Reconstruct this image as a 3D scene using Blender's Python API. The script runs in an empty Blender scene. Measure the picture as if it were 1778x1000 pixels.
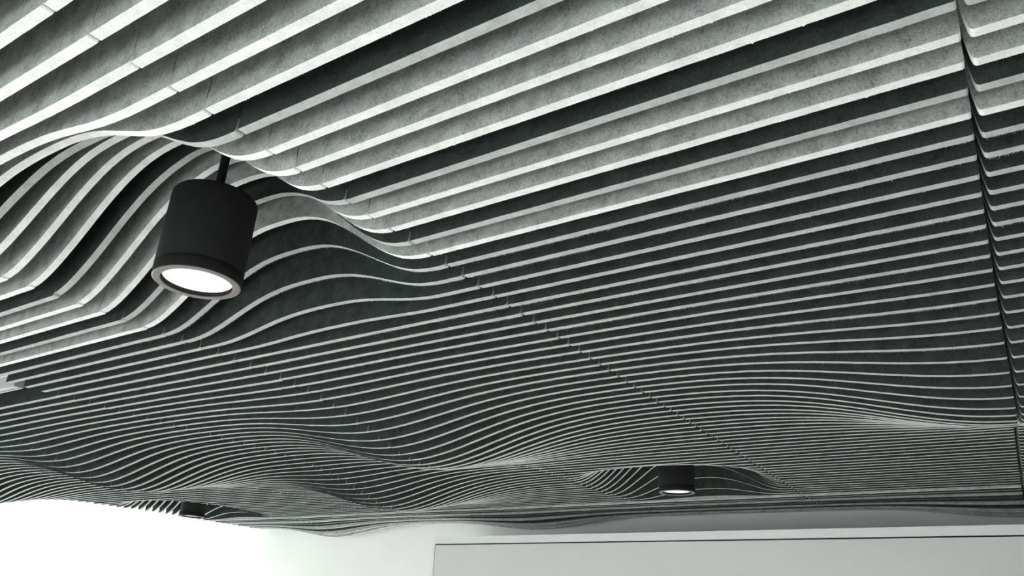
import bpy, bmesh, math, random
from mathutils import Matrix, Vector, noise

# ------------------------------------------------------------------ camera
CAM_Z = 1.6
cam_d = bpy.data.cameras.new('camera')
cam_d.sensor_width = 36.0
cam_d.lens = 26.7788
cam_d.clip_start = 0.02
cam = bpy.data.objects.new('camera', cam_d)
bpy.context.scene.collection.objects.link(cam)
RV = Vector((0.8447742, 0.5333081, 0.0440349))
UV = Vector((0.1816325, -0.3631667, 0.9138488))
FV = Vector((-0.5033549, 0.7639977, 0.4036600))
m = Matrix(((RV.x, UV.x, -FV.x, 0.0), (RV.y, UV.y, -FV.y, 0.0), (RV.z, UV.z, -FV.z, CAM_Z), (0, 0, 0, 1)))
cam.matrix_world = m
scene = bpy.context.scene
scene.camera = cam
scene.view_settings.view_transform = 'Standard'
scene.view_settings.look = 'None'
scene.view_settings.gamma = 1.0
scene.view_settings.use_curve_mapping = False
scene.view_settings.exposure = 0.12

# ------------------------------------------------------------------ world and daylight
world = bpy.data.worlds.new('overcast_sky')
scene.world = world
world.use_nodes = True
wb = world.node_tree.nodes['Background']
wb.inputs[0].default_value = (0.88, 0.95, 1.0, 1)
wb.inputs[1].default_value = 2.5


def area(name, loc, direction, sx, sy, power, col, spread=110):
    d = bpy.data.lights.new(name, 'AREA')
    d.shape = 'RECTANGLE'
    d.size, d.size_y = sx, sy
    d.energy = power
    d.color = col
    o = bpy.data.objects.new(name, d)
    o.location = loc
    d.spread = math.radians(spread)
    o.rotation_euler = Vector(direction).to_track_quat('-Z', 'Y').to_euler()
    scene.collection.objects.link(o)
    return o


# daylight entering through the room's windows (left wall and the wall behind the camera)
area('daylight_window_left', (-14.3, 2.3, 1.45), (1, 0, -0.5), 6.6, 1.7, 500, (0.93, 1.0, 0.98))
area('daylight_window_back', (-2.2, -4.6, 1.45), (0, 1, -1.3), 8.0, 1.7, 430, (0.95, 1.0, 0.98), 88)

# ------------------------------------------------------------------ measured layout
P = 0.0762            # baffle pitch
W = 1.22394           # bay width
XS1 = 0.06845         # seam 1
Y0 = 0.37285          # row 0
ZB = CAM_Z + 0.8656   # lower edge of the flat baffles
TH = 0.0205           # baffle thickness
ZTOP = ZB + 0.46      # top of the baffles
Y_WALL = Y0 + 76.4 * P
LAST = 75
X_LEFT = XS1 - 6 * W


def seam(j):
    return XS1 - (j - 1) * W


def rowy(i):
    return Y0 + i * P


# ------------------------------------------------------------------ materials
def nmat(name):
    mt = bpy.data.materials.new(name)
    mt.use_nodes = True
    nt = mt.node_tree
    b = nt.nodes['Principled BSDF']
    return mt, nt, b


def plain(name, col, rough=0.5, metal=0.0, var=0.04, scale=6.0, bump=0.0, bscale=200.0, spec=0.3):
    mt, nt, b = nmat(name)
    b.inputs['Roughness'].default_value = rough
    b.inputs['Metallic'].default_value = metal
    tc = nt.nodes.new('ShaderNodeTexCoord')
    n = nt.nodes.new('ShaderNodeTexNoise')
    n.inputs['Scale'].default_value = scale
    n.inputs['Detail'].default_value = 3
    r = nt.nodes.new('ShaderNodeValToRGB')
    r.color_ramp.elements[0].position = 0.3
    r.color_ramp.elements[1].position = 0.7
    r.color_ramp.elements[0].color = tuple(c * (1 - var) for c in col) + (1,)
    r.color_ramp.elements[1].color = tuple(min(1, c * (1 + var)) for c in col) + (1,)
    nt.links.new(tc.outputs['Object'], n.inputs['Vector'])
    nt.links.new(n.outputs['Fac'], r.inputs['Fac'])
    nt.links.new(r.outputs['Color'], b.inputs['Base Color'])
    if bump:
        n2 = nt.nodes.new('ShaderNodeTexNoise')
        n2.inputs['Scale'].default_value = bscale
        bp = nt.nodes.new('ShaderNodeBump')
        bp.inputs['Strength'].default_value = bump
        bp.inputs['Distance'].default_value = 0.002
        nt.links.new(tc.outputs['Object'], n2.inputs['Vector'])
        nt.links.new(n2.outputs['Fac'], bp.inputs['Height'])
        nt.links.new(bp.outputs['Normal'], b.inputs['Normal'])
    b.inputs['Specular IOR Level'].default_value = spec
    return mt


def felt(name, lo, hi, cloud=0.45, fleck=0.65, fine=260.0):
    """matted PET felt: soft clouds, streaky dark fibres and a fuzzy relief"""
    mt, nt, b = nmat(name)
    b.inputs['Roughness'].default_value = 1.0
    b.inputs['Specular IOR Level'].default_value = 0.05
    N, L = nt.nodes, nt.links
    tc = N.new('ShaderNodeTexCoord')
    oi = N.new('ShaderNodeObjectInfo')
    add = N.new('ShaderNodeVectorMath'); add.operation = 'MULTIPLY_ADD'
    L.new(oi.outputs['Random'], add.inputs[0])
    add.inputs[1].default_value = (37.0, 11.0, 53.0)
    L.new(tc.outputs['Object'], add.inputs[2])
    # clouds
    c1 = N.new('ShaderNodeTexNoise'); c1.inputs['Scale'].default_value = 26.0; c1.inputs['Detail'].default_value = 4
    L.new(add.outputs[0], c1.inputs['Vector'])
    # streaky fibres, laid along a warped direction
    mp = N.new('ShaderNodeMapping')
    mp.inputs['Scale'].default_value = (1.0, 1.0, 0.72)
    mp.inputs['Rotation'].default_value = (0, 0.5, 0)
    L.new(add.outputs[0], mp.inputs['Vector'])
    f1 = N.new('ShaderNodeTexNoise'); f1.inputs['Scale'].default_value = fine; f1.inputs['Detail'].default_value = 5
    f1.inputs['Distortion'].default_value = 1.2
    L.new(mp.outputs['Vector'], f1.inputs['Vector'])
    f2 = N.new('ShaderNodeTexNoise'); f2.inputs['Scale'].default_value = 130.0; f2.inputs['Detail'].default_value = 5
    f2.inputs['Distortion'].default_value = 2.0
    L.new(mp.outputs['Vector'], f2.inputs['Vector'])

    def ramp(sock, a, bb):
        r = N.new('ShaderNodeMapRange')
        r.inputs['From Min'].default_value = a
        r.inputs['From Max'].default_value = bb
        L.new(sock, r.inputs['Value'])
        return r.outputs['Result']

    def math_(op, x, y):
        k = N.new('ShaderNodeMath'); k.operation = op
        for s, v in ((0, x), (1, y)):
            if isinstance(v, float):
                k.inputs[s].default_value = v
            else:
                L.new(v, k.inputs[s])
        return k.outputs[0]
    cl = math_('MULTIPLY', ramp(c1.outputs['Fac'], 0.3, 0.7), cloud)
    fa = math_('MULTIPLY', ramp(f1.outputs['Fac'], 0.32, 0.62), fleck * 0.55)
    fb = math_('MULTIPLY', ramp(f2.outputs['Fac'], 0.36, 0.56), fleck * 0.45)
    tot = math_('ADD', math_('ADD', cl, fa), fb)
    fac = math_('DIVIDE', tot, float(cloud + fleck))
    mix = N.new('ShaderNodeMix'); mix.data_type = 'RGBA'
    mix.inputs['A'].default_value = lo + (1,)
    mix.inputs['B'].default_value = hi + (1,)
    L.new(fac, mix.inputs['Factor'])
    L.new(mix.outputs['Result'], b.inputs['Base Color'])
    bp = N.new('ShaderNodeBump')
    bp.inputs['Strength'].default_value = 0.25
    bp.inputs['Distance'].default_value = 0.001
    L.new(f1.outputs['Fac'], bp.inputs['Height'])
    L.new(bp.outputs['Normal'], b.inputs['Normal'])
    return mt


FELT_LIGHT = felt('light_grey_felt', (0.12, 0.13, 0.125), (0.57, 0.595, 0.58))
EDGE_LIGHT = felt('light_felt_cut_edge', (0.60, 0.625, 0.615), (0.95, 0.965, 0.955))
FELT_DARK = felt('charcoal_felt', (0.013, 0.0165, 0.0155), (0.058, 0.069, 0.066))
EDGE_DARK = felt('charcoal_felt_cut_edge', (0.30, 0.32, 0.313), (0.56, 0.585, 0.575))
PLASTER = plain('white_plaster', (0.80, 0.805, 0.785), 0.9, var=0.01, scale=2.0, bump=0.05)
SLAB = plain('dark_ceiling_paint', (0.08, 0.085, 0.085), 0.95)
FLOOR = plain('pale_floor', (0.70, 0.70, 0.68), 0.6, var=0.08)
CABWHITE = plain('white_laminate', (0.68, 0.675, 0.665), 0.45, var=0.015, scale=1.0)
RAILWHITE = plain('white_rail_paint', (0.78, 0.80, 0.80), 0.4, var=0.01)
GAPDARK = plain('black_gap', (0.012, 0.013, 0.015), 0.7)
LAMPBLACK = plain('matt_black_metal', (0.014, 0.0145, 0.0145), 0.85, 0.0, var=0.1, bump=0.12, bscale=700, spec=0.12)
LAMPRING = plain('satin_taupe_metal', (0.15, 0.135, 0.13), 0.5, 0.0, var=0.03)
REFLECT = plain('white_reflector', (0.9, 0.9, 0.9), 0.25, 0.0, var=0.01)
METAL = plain('pale_metal', (0.36, 0.37, 0.36), 0.5, 0.1, var=0.03)
FRAMEW = plain('window_frame_paint', (0.8, 0.8, 0.8), 0.5)


def emit(name, col, s):
    mt, nt, b = nmat(name)
    b.inputs['Base Color'].default_value = col + (1,)
    b.inputs['Emission Color'].default_value = col + (1,)
    b.inputs['Emission Strength'].default_value = s
    return mt


LED = emit('lit_led_diffuser', (1.0, 1.0, 0.98), 5.0)
mtg, ntg, bg_ = nmat('window_glass')
bg_.inputs['Base Color'].default_value = (1, 1, 1, 1)
bg_.inputs['Transmission Weight'].default_value = 1.0
bg_.inputs['Roughness'].default_value = 0.0
bg_.inputs['IOR'].default_value = 1.05
GLASS = mtg

# ------------------------------------------------------------------ helpers
COL = scene.collection


def link(name, verts, faces, mats, parent=None, loc=(0, 0, 0), fm=None, smooth=False):
    me = bpy.data.meshes.new(name)
    me.from_pydata(verts, [], faces)
    for mt in (mats if isinstance(mats, (list, tuple)) else [mats]):
        me.materials.append(mt)
    if fm is not None:
        me.polygons.foreach_set('material_index', fm)
    if smooth:
        me.polygons.foreach_set('use_smooth', [True] * len(me.polygons))
    me.update()
    o = bpy.data.objects.new(name, me)
    COL.objects.link(o)
    o.location = loc
    if parent:
        o.parent = parent
    return o


def tag(o, label=None, cat=None, group=None, kind=None):
    if label: o['label'] = label
    if cat: o['category'] = cat
    if group: o['group'] = group
    if kind: o['kind'] = kind
    return o


def empty(name, loc):
    o = bpy.data.objects.new(name, None)
    o.empty_display_size = 0.1
    o.location = loc
    COL.objects.link(o)
    return o


def boxes(bl, origin=(0, 0, 0)):
    v, f = [], []
    for (x0, x1, y0, y1, z0, z1) in bl:
        b = len(v)
        for z in (z0, z1):
            for (x, y) in ((x0, y0), (x1, y0), (x1, y1), (x0, y1)):
                v.append((x - origin[0], y - origin[1], z - origin[2]))
        f += [(b, b + 3, b + 2, b + 1), (b + 4, b + 5, b + 6, b + 7), (b, b + 1, b + 5, b + 4),
              (b + 1, b + 2, b + 6, b + 5), (b + 2, b + 3, b + 7, b + 6), (b + 3, b, b + 4, b + 7)]
    return v, f


def struct(name, bl, mat):
    c = bl[0]
    org = ((c[0] + c[1]) / 2, (c[2] + c[3]) / 2, c[4])
    v, f = boxes(bl, org)
    return tag(link(name, v, f, mat, loc=org), kind='structure')


def boxpart(name, bl, mat, parent, bevel=0.0):
    """bl in world coordinates; parent is an unrotated empty"""
    c = bl[0]
    org = ((c[0] + c[1]) / 2, (c[2] + c[3]) / 2, (c[4] + c[5]) / 2)
    v, f = boxes(bl, org)
    o = link(name, v, f, mat)
    p = parent
    off = Vector((0, 0, 0))
    while p:
        off += p.location
        p = p.parent
    o.parent = parent
    o.location = Vector(org) - off
    if bevel:
        bm = bmesh.new(); bm.from_mesh(o.data)
        bmesh.ops.bevel(bm, geom=bm.edges[:], offset=bevel, segments=2, affect='EDGES', profile=0.5)
        bm.to_mesh(o.data); bm.free()
    return o


def lathe(prof, n=64, closed=False):
    v, f = [], []
    k = len(prof)
    for i in range(n):
        a = 2 * math.pi * i / n
        for (r, z) in prof:
            v.append((r * math.cos(a), r * math.sin(a), z))
    for i in range(n):
        j = (i + 1) % n
        for t in range(k if closed else k - 1):
            t2 = (t + 1) % k
            f.append((i * k + t, j * k + t, j * k + t2, i * k + t2))
    return v, f


# ------------------------------------------------------------------ room shell
XW0, XW1 = -14.6, 5.5
YB = -5.0
ZC_LEFT = ZB + 0.052      # white plaster ceiling beyond the felt
ZSLAB = ZTOP + 0.04
struct('floor', [(XW0 - 0.2, XW1 + 0.2, YB - 0.2, Y_WALL + 0.2, -0.1, 0.0)], FLOOR)
struct('wall_front', [(XW0 - 0.2, XW1 + 0.2, Y_WALL, Y_WALL + 0.2, 0.0, ZSLAB)], PLASTER)
struct('wall_right', [(XW1, XW1 + 0.2, YB, Y_WALL, 0.0, ZSLAB)], PLASTER)
# left wall and back wall with long window openings
struct('wall_left', [(XW0 - 0.2, XW0, YB, Y_WALL, 0.0, 0.5), (XW0 - 0.2, XW0, YB, Y_WALL, 2.35, ZSLAB),
                     (XW0 - 0.2, XW0, YB, -1.1, 0.5, 2.35), (XW0 - 0.2, XW0, 5.75, Y_WALL, 0.5, 2.35)], PLASTER)
struct('wall_back', [(XW0 - 0.2, XW1 + 0.2, YB - 0.2, YB, 0.0, 0.5), (XW0 - 0.2, XW1 + 0.2, YB - 0.2, YB, 2.35, ZSLAB),
                     (XW0 - 0.2, -6.4, YB - 0.2, YB, 0.5, 2.35), (2.0, XW1 + 0.2, YB - 0.2, YB, 0.5, 2.35)], PLASTER)
struct('ceiling', [(X_LEFT - 0.02, XW1 + 0.2, YB, Y_WALL + 0.2, ZSLAB, ZSLAB + 0.15)], SLAB)
struct('ceiling_lowered', [(XW0 - 0.2, X_LEFT - 0.02, YB, Y_WALL, ZC_LEFT, ZSLAB + 0.15)], PLASTER)


def window(name, axis, a0, a1, pos, n):
    e = empty(name, ((pos, (a0 + a1) / 2, 0.5) if axis == 'y' else ((a0 + a1) / 2, pos, 0.5)))
    tag(e, kind='structure')
    t = 0.05

    def bx(u0, u1, z0, z1, d0=-0.05, d1=0.05):
        return (pos + d0, pos + d1, u0, u1, z0, z1) if axis == 'y' else (u0, u1, pos + d0, pos + d1, z0, z1)
    boxpart('window_frame', [bx(a0, a1, 0.5, 0.5 + t), bx(a0, a1, 2.35 - t, 2.35)] +
            [bx(a0 + (a1 - a0 - t) * k / n, a0 + (a1 - a0 - t) * k / n + t, 0.5 + t, 2.35 - t) for k in range(n + 1)], FRAMEW, e)
    for k in range(n):
        u0 = a0 + (a1 - a0 - t) * k / n + t
        u1 = a0 + (a1 - a0 - t) * (k + 1) / n
        boxpart('pane', [bx(u0, u1, 0.5 + t, 2.35 - t, -0.004, 0.004)], GLASS, e)


window('window_1', 'y', -1.1, 5.75, XW0 - 0.1, 5)
window('window_2', 'x', -6.4, 2.0, YB - 0.1, 6)

# ------------------------------------------------------------------ height field of the baffles' lower edges
DIPS = [(1, 33.5), (3, 33.5), (5, 33.5), (7, 33.5), (4, 49.5), (1, 81.5), (4, 81.5), (6, 80.3)]
DIPS_W = [(seam(j), rowy(r)) for j, r in DIPS]
SIG = 5.2 * P
DOME = [(0, .345), (.05, .341), (.1, .329), (.15, .313), (.2, .291), (.25, .261), (.3, .223), (.35, .179), (.4, .132), (.45, .088),
        (.5, .050), (.55, .021), (.6, .005), (.66, 0.0)]
DOMES = [((seam(2) + seam(3)) / 2, rowy(9.5)), ((seam(2) + seam(3)) / 2, rowy(57.5)), ((seam(6) + seam(7)) / 2, rowy(57.5))]


def dome_h(r):
    if r >= .66:
        return 0.0
    for (a, b) in zip(DOME, DOME[1:]):
        if r <= b[0]:
            i = DOME.index(a)
            # monotone cubic between the knots
            def slope(k):
                if k == 0 or k == len(DOME) - 1:
                    return 0.0
                return (DOME[k + 1][1] - DOME[k - 1][1]) / (DOME[k + 1][0] - DOME[k - 1][0])
            h = b[0] - a[0]
            t = (r - a[0]) / h
            return ((2 * t ** 3 - 3 * t ** 2 + 1) * a[1] + (t ** 3 - 2 * t ** 2 + t) * h * slope(i) +
                    (-2 * t ** 3 + 3 * t ** 2) * b[1] + (t ** 3 - t ** 2) * h * slope(i + 1))
    return 0.0


def height(x, y, xmid=None):
    z = 0.0
    for (dx, dy) in DIPS_W:
        q = ((x - dx) ** 2 + (y - dy) ** 2) / (2 * SIG * SIG)
        if q < 12:
            z -= 0.18 * math.exp(-q)
    for (dx, dy) in DOMES:
        # a dome belongs to its own bay only: the neighbouring bays run straight up to the seam
        if xmid is not None and abs(xmid - dx) > W * 0.3:
            continue
        dx -= 0.018
        z += dome_h((abs(x - dx) ** 2.6 + abs(y - dy) ** 2.6) ** (1 / 2.6))
    return z


# ------------------------------------------------------------------ felt baffles
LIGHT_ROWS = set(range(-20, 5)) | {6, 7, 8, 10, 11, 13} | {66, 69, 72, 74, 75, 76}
TMP = m.inverted()


def to_px(x, y, z):
    c = TMP @ Vector((x, y, z))
    if c.z > -0.02:
        return None
    f = 26.7788 / 36 * 1778
    return (889 - f * c.x / c.z, 500 + f * c.y / c.z)


def in_view(x0, x1, y, mx=800, my=900):
    for k in range(25):
        x = x0 + (x1 - x0) * k / 24
        for dz in (-0.15, 0.3):
            p = to_px(x, y, ZB + dz)
            if p and -mx < p[0] < 1778 + mx and -my < p[1] < 1000 + my:
                return True
    return False


def corner(d, c):
    """rise of the lower edge towards a baffle's end: a rounded corner below a slightly leaning cut"""
    t, r, hh = c
    if d < t:
        return r + (hh - r) * (1 - d / t) ** 1.6
    if d < t + r:
        return r - math.sqrt(max(0.0, r * r - (r - (d - t)) ** 2))
    return 0.0


def make_baffle(i, xl, xr, rl, rr, parent, rng):
    y = rowy(i)
    near = y < 2.6
    mid = y < 4.0
    n = 150 if near else (80 if mid else 44)
    xs = [xl + (xr - xl) * k / n for k in range(n + 1)]
    for (t, r, hh), e, s in ((rl, xl, 1), (rr, xr, -1)):
        xs += [e + s * t * k for k in (0.25, 0.5, 0.75, 0.9) if t > 0]
        xs += [e + s * (t + r * k) for k in (0.0, 0.04, 0.15, 0.32, 0.55, 0.78, 1.0)]
    xs = sorted(xs)
    yn, yf = -TH / 2, TH / 2
    cx = (xl + xr) / 2
    org = Vector((cx, y, ZB))
    zoff = rng.uniform(-0.0012, 0.0012)
    jit = 0.0004
    v, f, fm = [], [], []
    prev = None
    for x in xs:
        z = height(x, y, cx) + zoff
        for r, d in ((rl, x - xl), (rr, xr - x)):
            z += corner(d, r)
        nz = noise.noise(Vector((x * 22.0, i * 3.1, 1.0)))
        j1, j2 = nz * jit, nz * jit + noise.noise(Vector((x * 60.0, i * 2.3, 5.0))) * jit * 1.2
        b = len(v)
        v += [(x - cx, yn, z + j1), (x - cx, yf, z + j2), (x - cx, yn, ZTOP - ZB), (x - cx, yf, ZTOP - ZB)]
        if prev is not None:
            a = prev
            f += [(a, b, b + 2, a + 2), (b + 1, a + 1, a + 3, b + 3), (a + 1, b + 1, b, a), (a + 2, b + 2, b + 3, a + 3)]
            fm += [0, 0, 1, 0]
        else:
            f.append((b + 1, b, b + 2, b + 3)); fm.append(0)
        prev = b
    f.append((prev, prev + 1, prev + 3, prev + 2)); fm.append(0)
    # loose fibres fringing the cut edge of the nearer baffles
    if mid:
        fringe = i in (14, 15, 18, 19, 21, 24, 27)
        cnt = 1500 if fringe else (90 if near else 60)
        for _ in range(cnt):
            x = rng.uniform(xl + 0.01, xr - 0.01)
            if fringe and noise.noise(Vector((x * 3.0, i * 1.7, 0))) < -0.05 and rng.random() < 0.8:
                continue
            L = rng.uniform(0.0015, 0.0062 if fringe else 0.0035) * (1.6 if rng.random() < 0.06 else 1)
            yy = rng.choice((yf, yf, yf, yn)) + rng.uniform(-0.001, 0.001)
            zz = height(x, y, cx) + zoff + 0.0006
            w = rng.uniform(0.0002, 0.00045)
            dx = rng.uniform(-1, 1) * L
            dy = rng.uniform(0.0, 0.8) * L * (1 if yy > 0 else -1)
            dz = -rng.uniform(0.35, 1.0) * L
            b = len(v)
            v += [(x - w - cx, yy, zz), (x + w - cx, yy, zz), (x + dx - cx, yy + dy, zz + dz)]
            f.append((b, b + 1, b + 2)); fm.append(1)
        # small torn flakes on the cut
        for _ in range(10 if near else 4):
            x = rng.uniform(xl + 0.02, xr - 0.02)
            w, L = rng.uniform(0.0015, 0.005), rng.uniform(0.0012, 0.0032)
            zz = height(x, y, cx) + zoff + 0.0008
            b = len(v)
            v += [(x - w - cx, yf - 0.001, zz), (x + w - cx, yf - 0.001, zz), (x + w * rng.uniform(-0.6, 0.9) - cx, yf + 0.0005, zz - L)]
            f.append((b, b + 1, b + 2)); fm.append(1)
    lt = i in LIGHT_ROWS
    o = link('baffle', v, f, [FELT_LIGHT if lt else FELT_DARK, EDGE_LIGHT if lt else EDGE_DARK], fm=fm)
    o.parent = parent
    o.location = org - parent.location
    return o


# end shapes: width of the leaning cut, corner radius, height of the lean
CA, CB = (0.006, 0.008, 0.075), (0.002, 0.005, 0.05)
CL, CR = (0.0, 0.001, 0.001), (0.003, 0.006, 0.028)
BAYS = [
    # seam on the left, seam on the right, left corner radius, right corner radius, label
    (1, 0, CA, CR, 'grey felt baffle bay at the right frame edge, right of the dark open seam'),
    (2, 1, CL, CB, 'grey felt baffle bay of long straight fins, directly left of the dark open seam'),
    (3, 2, CL, CR, 'grey felt baffle bay whose fins arch up around the large near pendant lamp'),
    (4, 3, CL, CR, 'grey felt baffle bay next left of the one arching around the near pendant lamp'),
    (5, 4, CL, CR, 'grey felt baffle bay with the notch for the white ceiling unit at left'),
    (6, 5, CL, CR, 'grey felt baffle bay between the notched bay and the one over the far left lamp'),
    (7, 6, CL, CR, 'leftmost grey felt baffle bay, its fin ends showing against the bright white ceiling'),
]
rng = random.Random(7)
for (jl, jr, rl, rr, label) in BAYS:
    gl = {1: 0.0018, 2: 0.0014}.get(jl, 0.0007)
    gr = {1: 0.0018, 2: 0.0014}.get(jr, 0.0007)
    xl, xr = seam(jl) + gl, seam(jr) - gr
    bay = empty('felt_baffle_bay', ((xl + xr) / 2, rowy(36), ZB))
    tag(bay, label, 'ceiling baffles', 'felt baffle bays of the ceiling')
    for i in range(-8, LAST + 1):
        if jl == 5 and i <= 17:
            continue
        if in_view(xl, xr, rowy(i)):
            make_baffle(i, xl, xr, rl, rr, bay, rng)
    # dark carrier rails that the baffles hang from
    for t in (0.2, 0.8):
        xx = xl + (xr - xl) * t
        boxpart('carrier_rail', [(xx - 0.02, xx + 0.02, rowy(-6 if jl < 5 else 18) - 0.02, rowy(LAST) + 0.02, ZTOP, ZSLAB)], SLAB, bay)

# ------------------------------------------------------------------ white ceiling unit in the notch of the fifth bay
ux0, ux1 = seam(5) + 0.01, seam(4) - 0.012
uy0, uy1 = rowy(1.6), rowy(15.95)
unit = tag(empty('ceiling_unit', ((ux0 + ux1) / 2, (uy0 + uy1) / 2, ZB)),
           'white ceiling unit with pale metal rim in the notch at the left frame edge', 'ceiling unit')
boxpart('housing', [(ux0, ux1, uy0, uy1, ZB + 0.05, ZSLAB)], PLASTER, unit)
rim = boxpart('rim', [(ux0, ux1, uy1 - 0.042, uy1, ZB - 0.004, ZB + 0.05), (ux0, ux1, uy0, uy0 + 0.042, ZB - 0.004, ZB + 0.05),
                      (ux0, ux0 + 0.03, uy0 + 0.042, uy1 - 0.042, ZB - 0.004, ZB + 0.05)], METAL, unit)
boxpart('groove', [(ux0, ux1, uy1 - 0.016, uy1 - 0.012, ZB - 0.0046, ZB - 0.004)], GAPDARK, rim)

# ------------------------------------------------------------------ pendant lamps
R = 0.115


def make_lamp(x, y, zb, label):
    e = empty('pendant_lamp', (x, y, zb))
    tag(e, label, 'lamp', 'black cylinder pendant lamps')
    H = 0.262
    v, f = lathe([(0.0, H), (R - 0.012, H), (R - 0.005, H - 0.002), (R - 0.001, H - 0.007), (R, H - 0.014), (R, 0.040), (R - 0.002, 0.039),
                  (R - 0.002, 0.036), (R - 0.02, 0.036)], 96)
    link('body', v, f, LAMPBLACK, e, smooth=True)
    v, f = lathe([(R - 0.02, 0.034), (R - 0.001, 0.034), (R, 0.033), (R, 0.004), (R - 0.002, 0.0015)], 96)
    ring = link('trim_band', v, f, LAMPBLACK, e, smooth=True)
    v, f = lathe([(R - 0.002, 0.0015), (R - 0.004, 0.0), (0.094, 0.0), (0.0925, 0.001)], 96)
    link('trim_ring', v, f, LAMPRING, ring)
    v, f = lathe([(0.0925, 0.001), (0.0905, 0.012), (0.090, 0.013)], 96)
    link('inner_lip', v, f, LAMPBLACK, ring)
    v, f = lathe([(0.090, 0.013), (0.084, 0.04), (0.068, 0.085), (0.045, 0.115)], 96)
    link('reflector', v, f, REFLECT, e, smooth=True)
    v, f = lathe([(0.045, 0.1149), (0.0, 0.1149)], 48)
    link('diffuser', v, f, LED, e)
    # slim stem up to the slab with a round ceiling plate
    top = ZSLAB - zb
    v, f = lathe([(0.0, H - 0.001), (0.0125, H - 0.001), (0.0125, top - 0.012), (0.0, top - 0.012)], 24)
    link('stem', v, f, LAMPBLACK, e, smooth=False)
    v, f = lathe([(0.0, top - 0.014), (0.024, top - 0.014), (0.026, top - 0.012), (0.026, top), (0.0, top)], 32)
    link('ceiling_plate', v, f, LAMPBLACK, e)
    d = bpy.data.lights.new('lamp_light', 'SPOT')
    d.energy = 340
    d.spot_size = math.radians(104)
    d.spot_blend = 0.6
    d.shadow_soft_size = 0.03
    d.color = (1.0, 0.97, 0.92)
    lo = bpy.data.objects.new('lamp_light', d)
    COL.objects.link(lo)
    lo.parent = e
    lo.location = (0, 0, 0.012)
    return e


cxC = (seam(2) + seam(3)) / 2
cxG = (seam(6) + seam(7)) / 2
make_lamp(cxC + 0.022, rowy(9.5) + 0.012, ZB - 0.065, 'large black cylinder pendant lamp hanging nearest, its lit opening visible')
make_lamp(cxC - 0.028, rowy(57.45), ZB - 0.052, 'small black cylinder pendant lamp far off, above the white cabinet')
make_lamp(cxG - 0.03, rowy(57.5), ZB - 0.055, 'small black cylinder pendant lamp at the left end, against the bright ceiling')

# ------------------------------------------------------------------ long white cabinet on the far wall
YC = 5.45
k = YC / 6.20215
cx0 = -4.836 * k
cx1 = 2.2
ztop = CAM_Z + 0.752 * k
zgap = CAM_Z + 0.680 * k
cab = tag(empty('wall_cabinet', ((cx0 + cx1) / 2, (YC + Y_WALL) / 2, 0.0)),
          'long white cabinet with header rail over a flush front panel, by the far wall', 'cabinet')
boxpart('carcass', [(cx0 - 0.03, cx1, YC + 0.03, Y_WALL - 0.002, 0.0, ztop - 0.002)], CABWHITE, cab)
boxpart('header_rail', [(cx0 - 0.03, cx1, YC, YC + 0.03, zgap + 0.006, ztop)], RAILWHITE, cab)
boxpart('side_stile', [(cx0 - 0.03, cx0 - 0.004, YC, YC + 0.03, 0.0, zgap + 0.006)], RAILWHITE, cab)
boxpart('front_panel', [(cx0, cx1, YC + 0.001, YC + 0.03, 0.02, zgap - 0.004)], CABWHITE, cab)
boxpart('shadow_gap', [(cx0 - 0.004, cx1, YC + 0.012, YC + 0.029, zgap - 0.004, zgap + 0.006)], GAPDARK, cab)
for px_ in (cx0 + 0.004, -2.62):
    boxpart('runner_clip', [(px_, px_ + 0.045, YC - 0.001, YC + 0.011, zgap - 0.004, zgap + 0.006)], GAPDARK, cab)
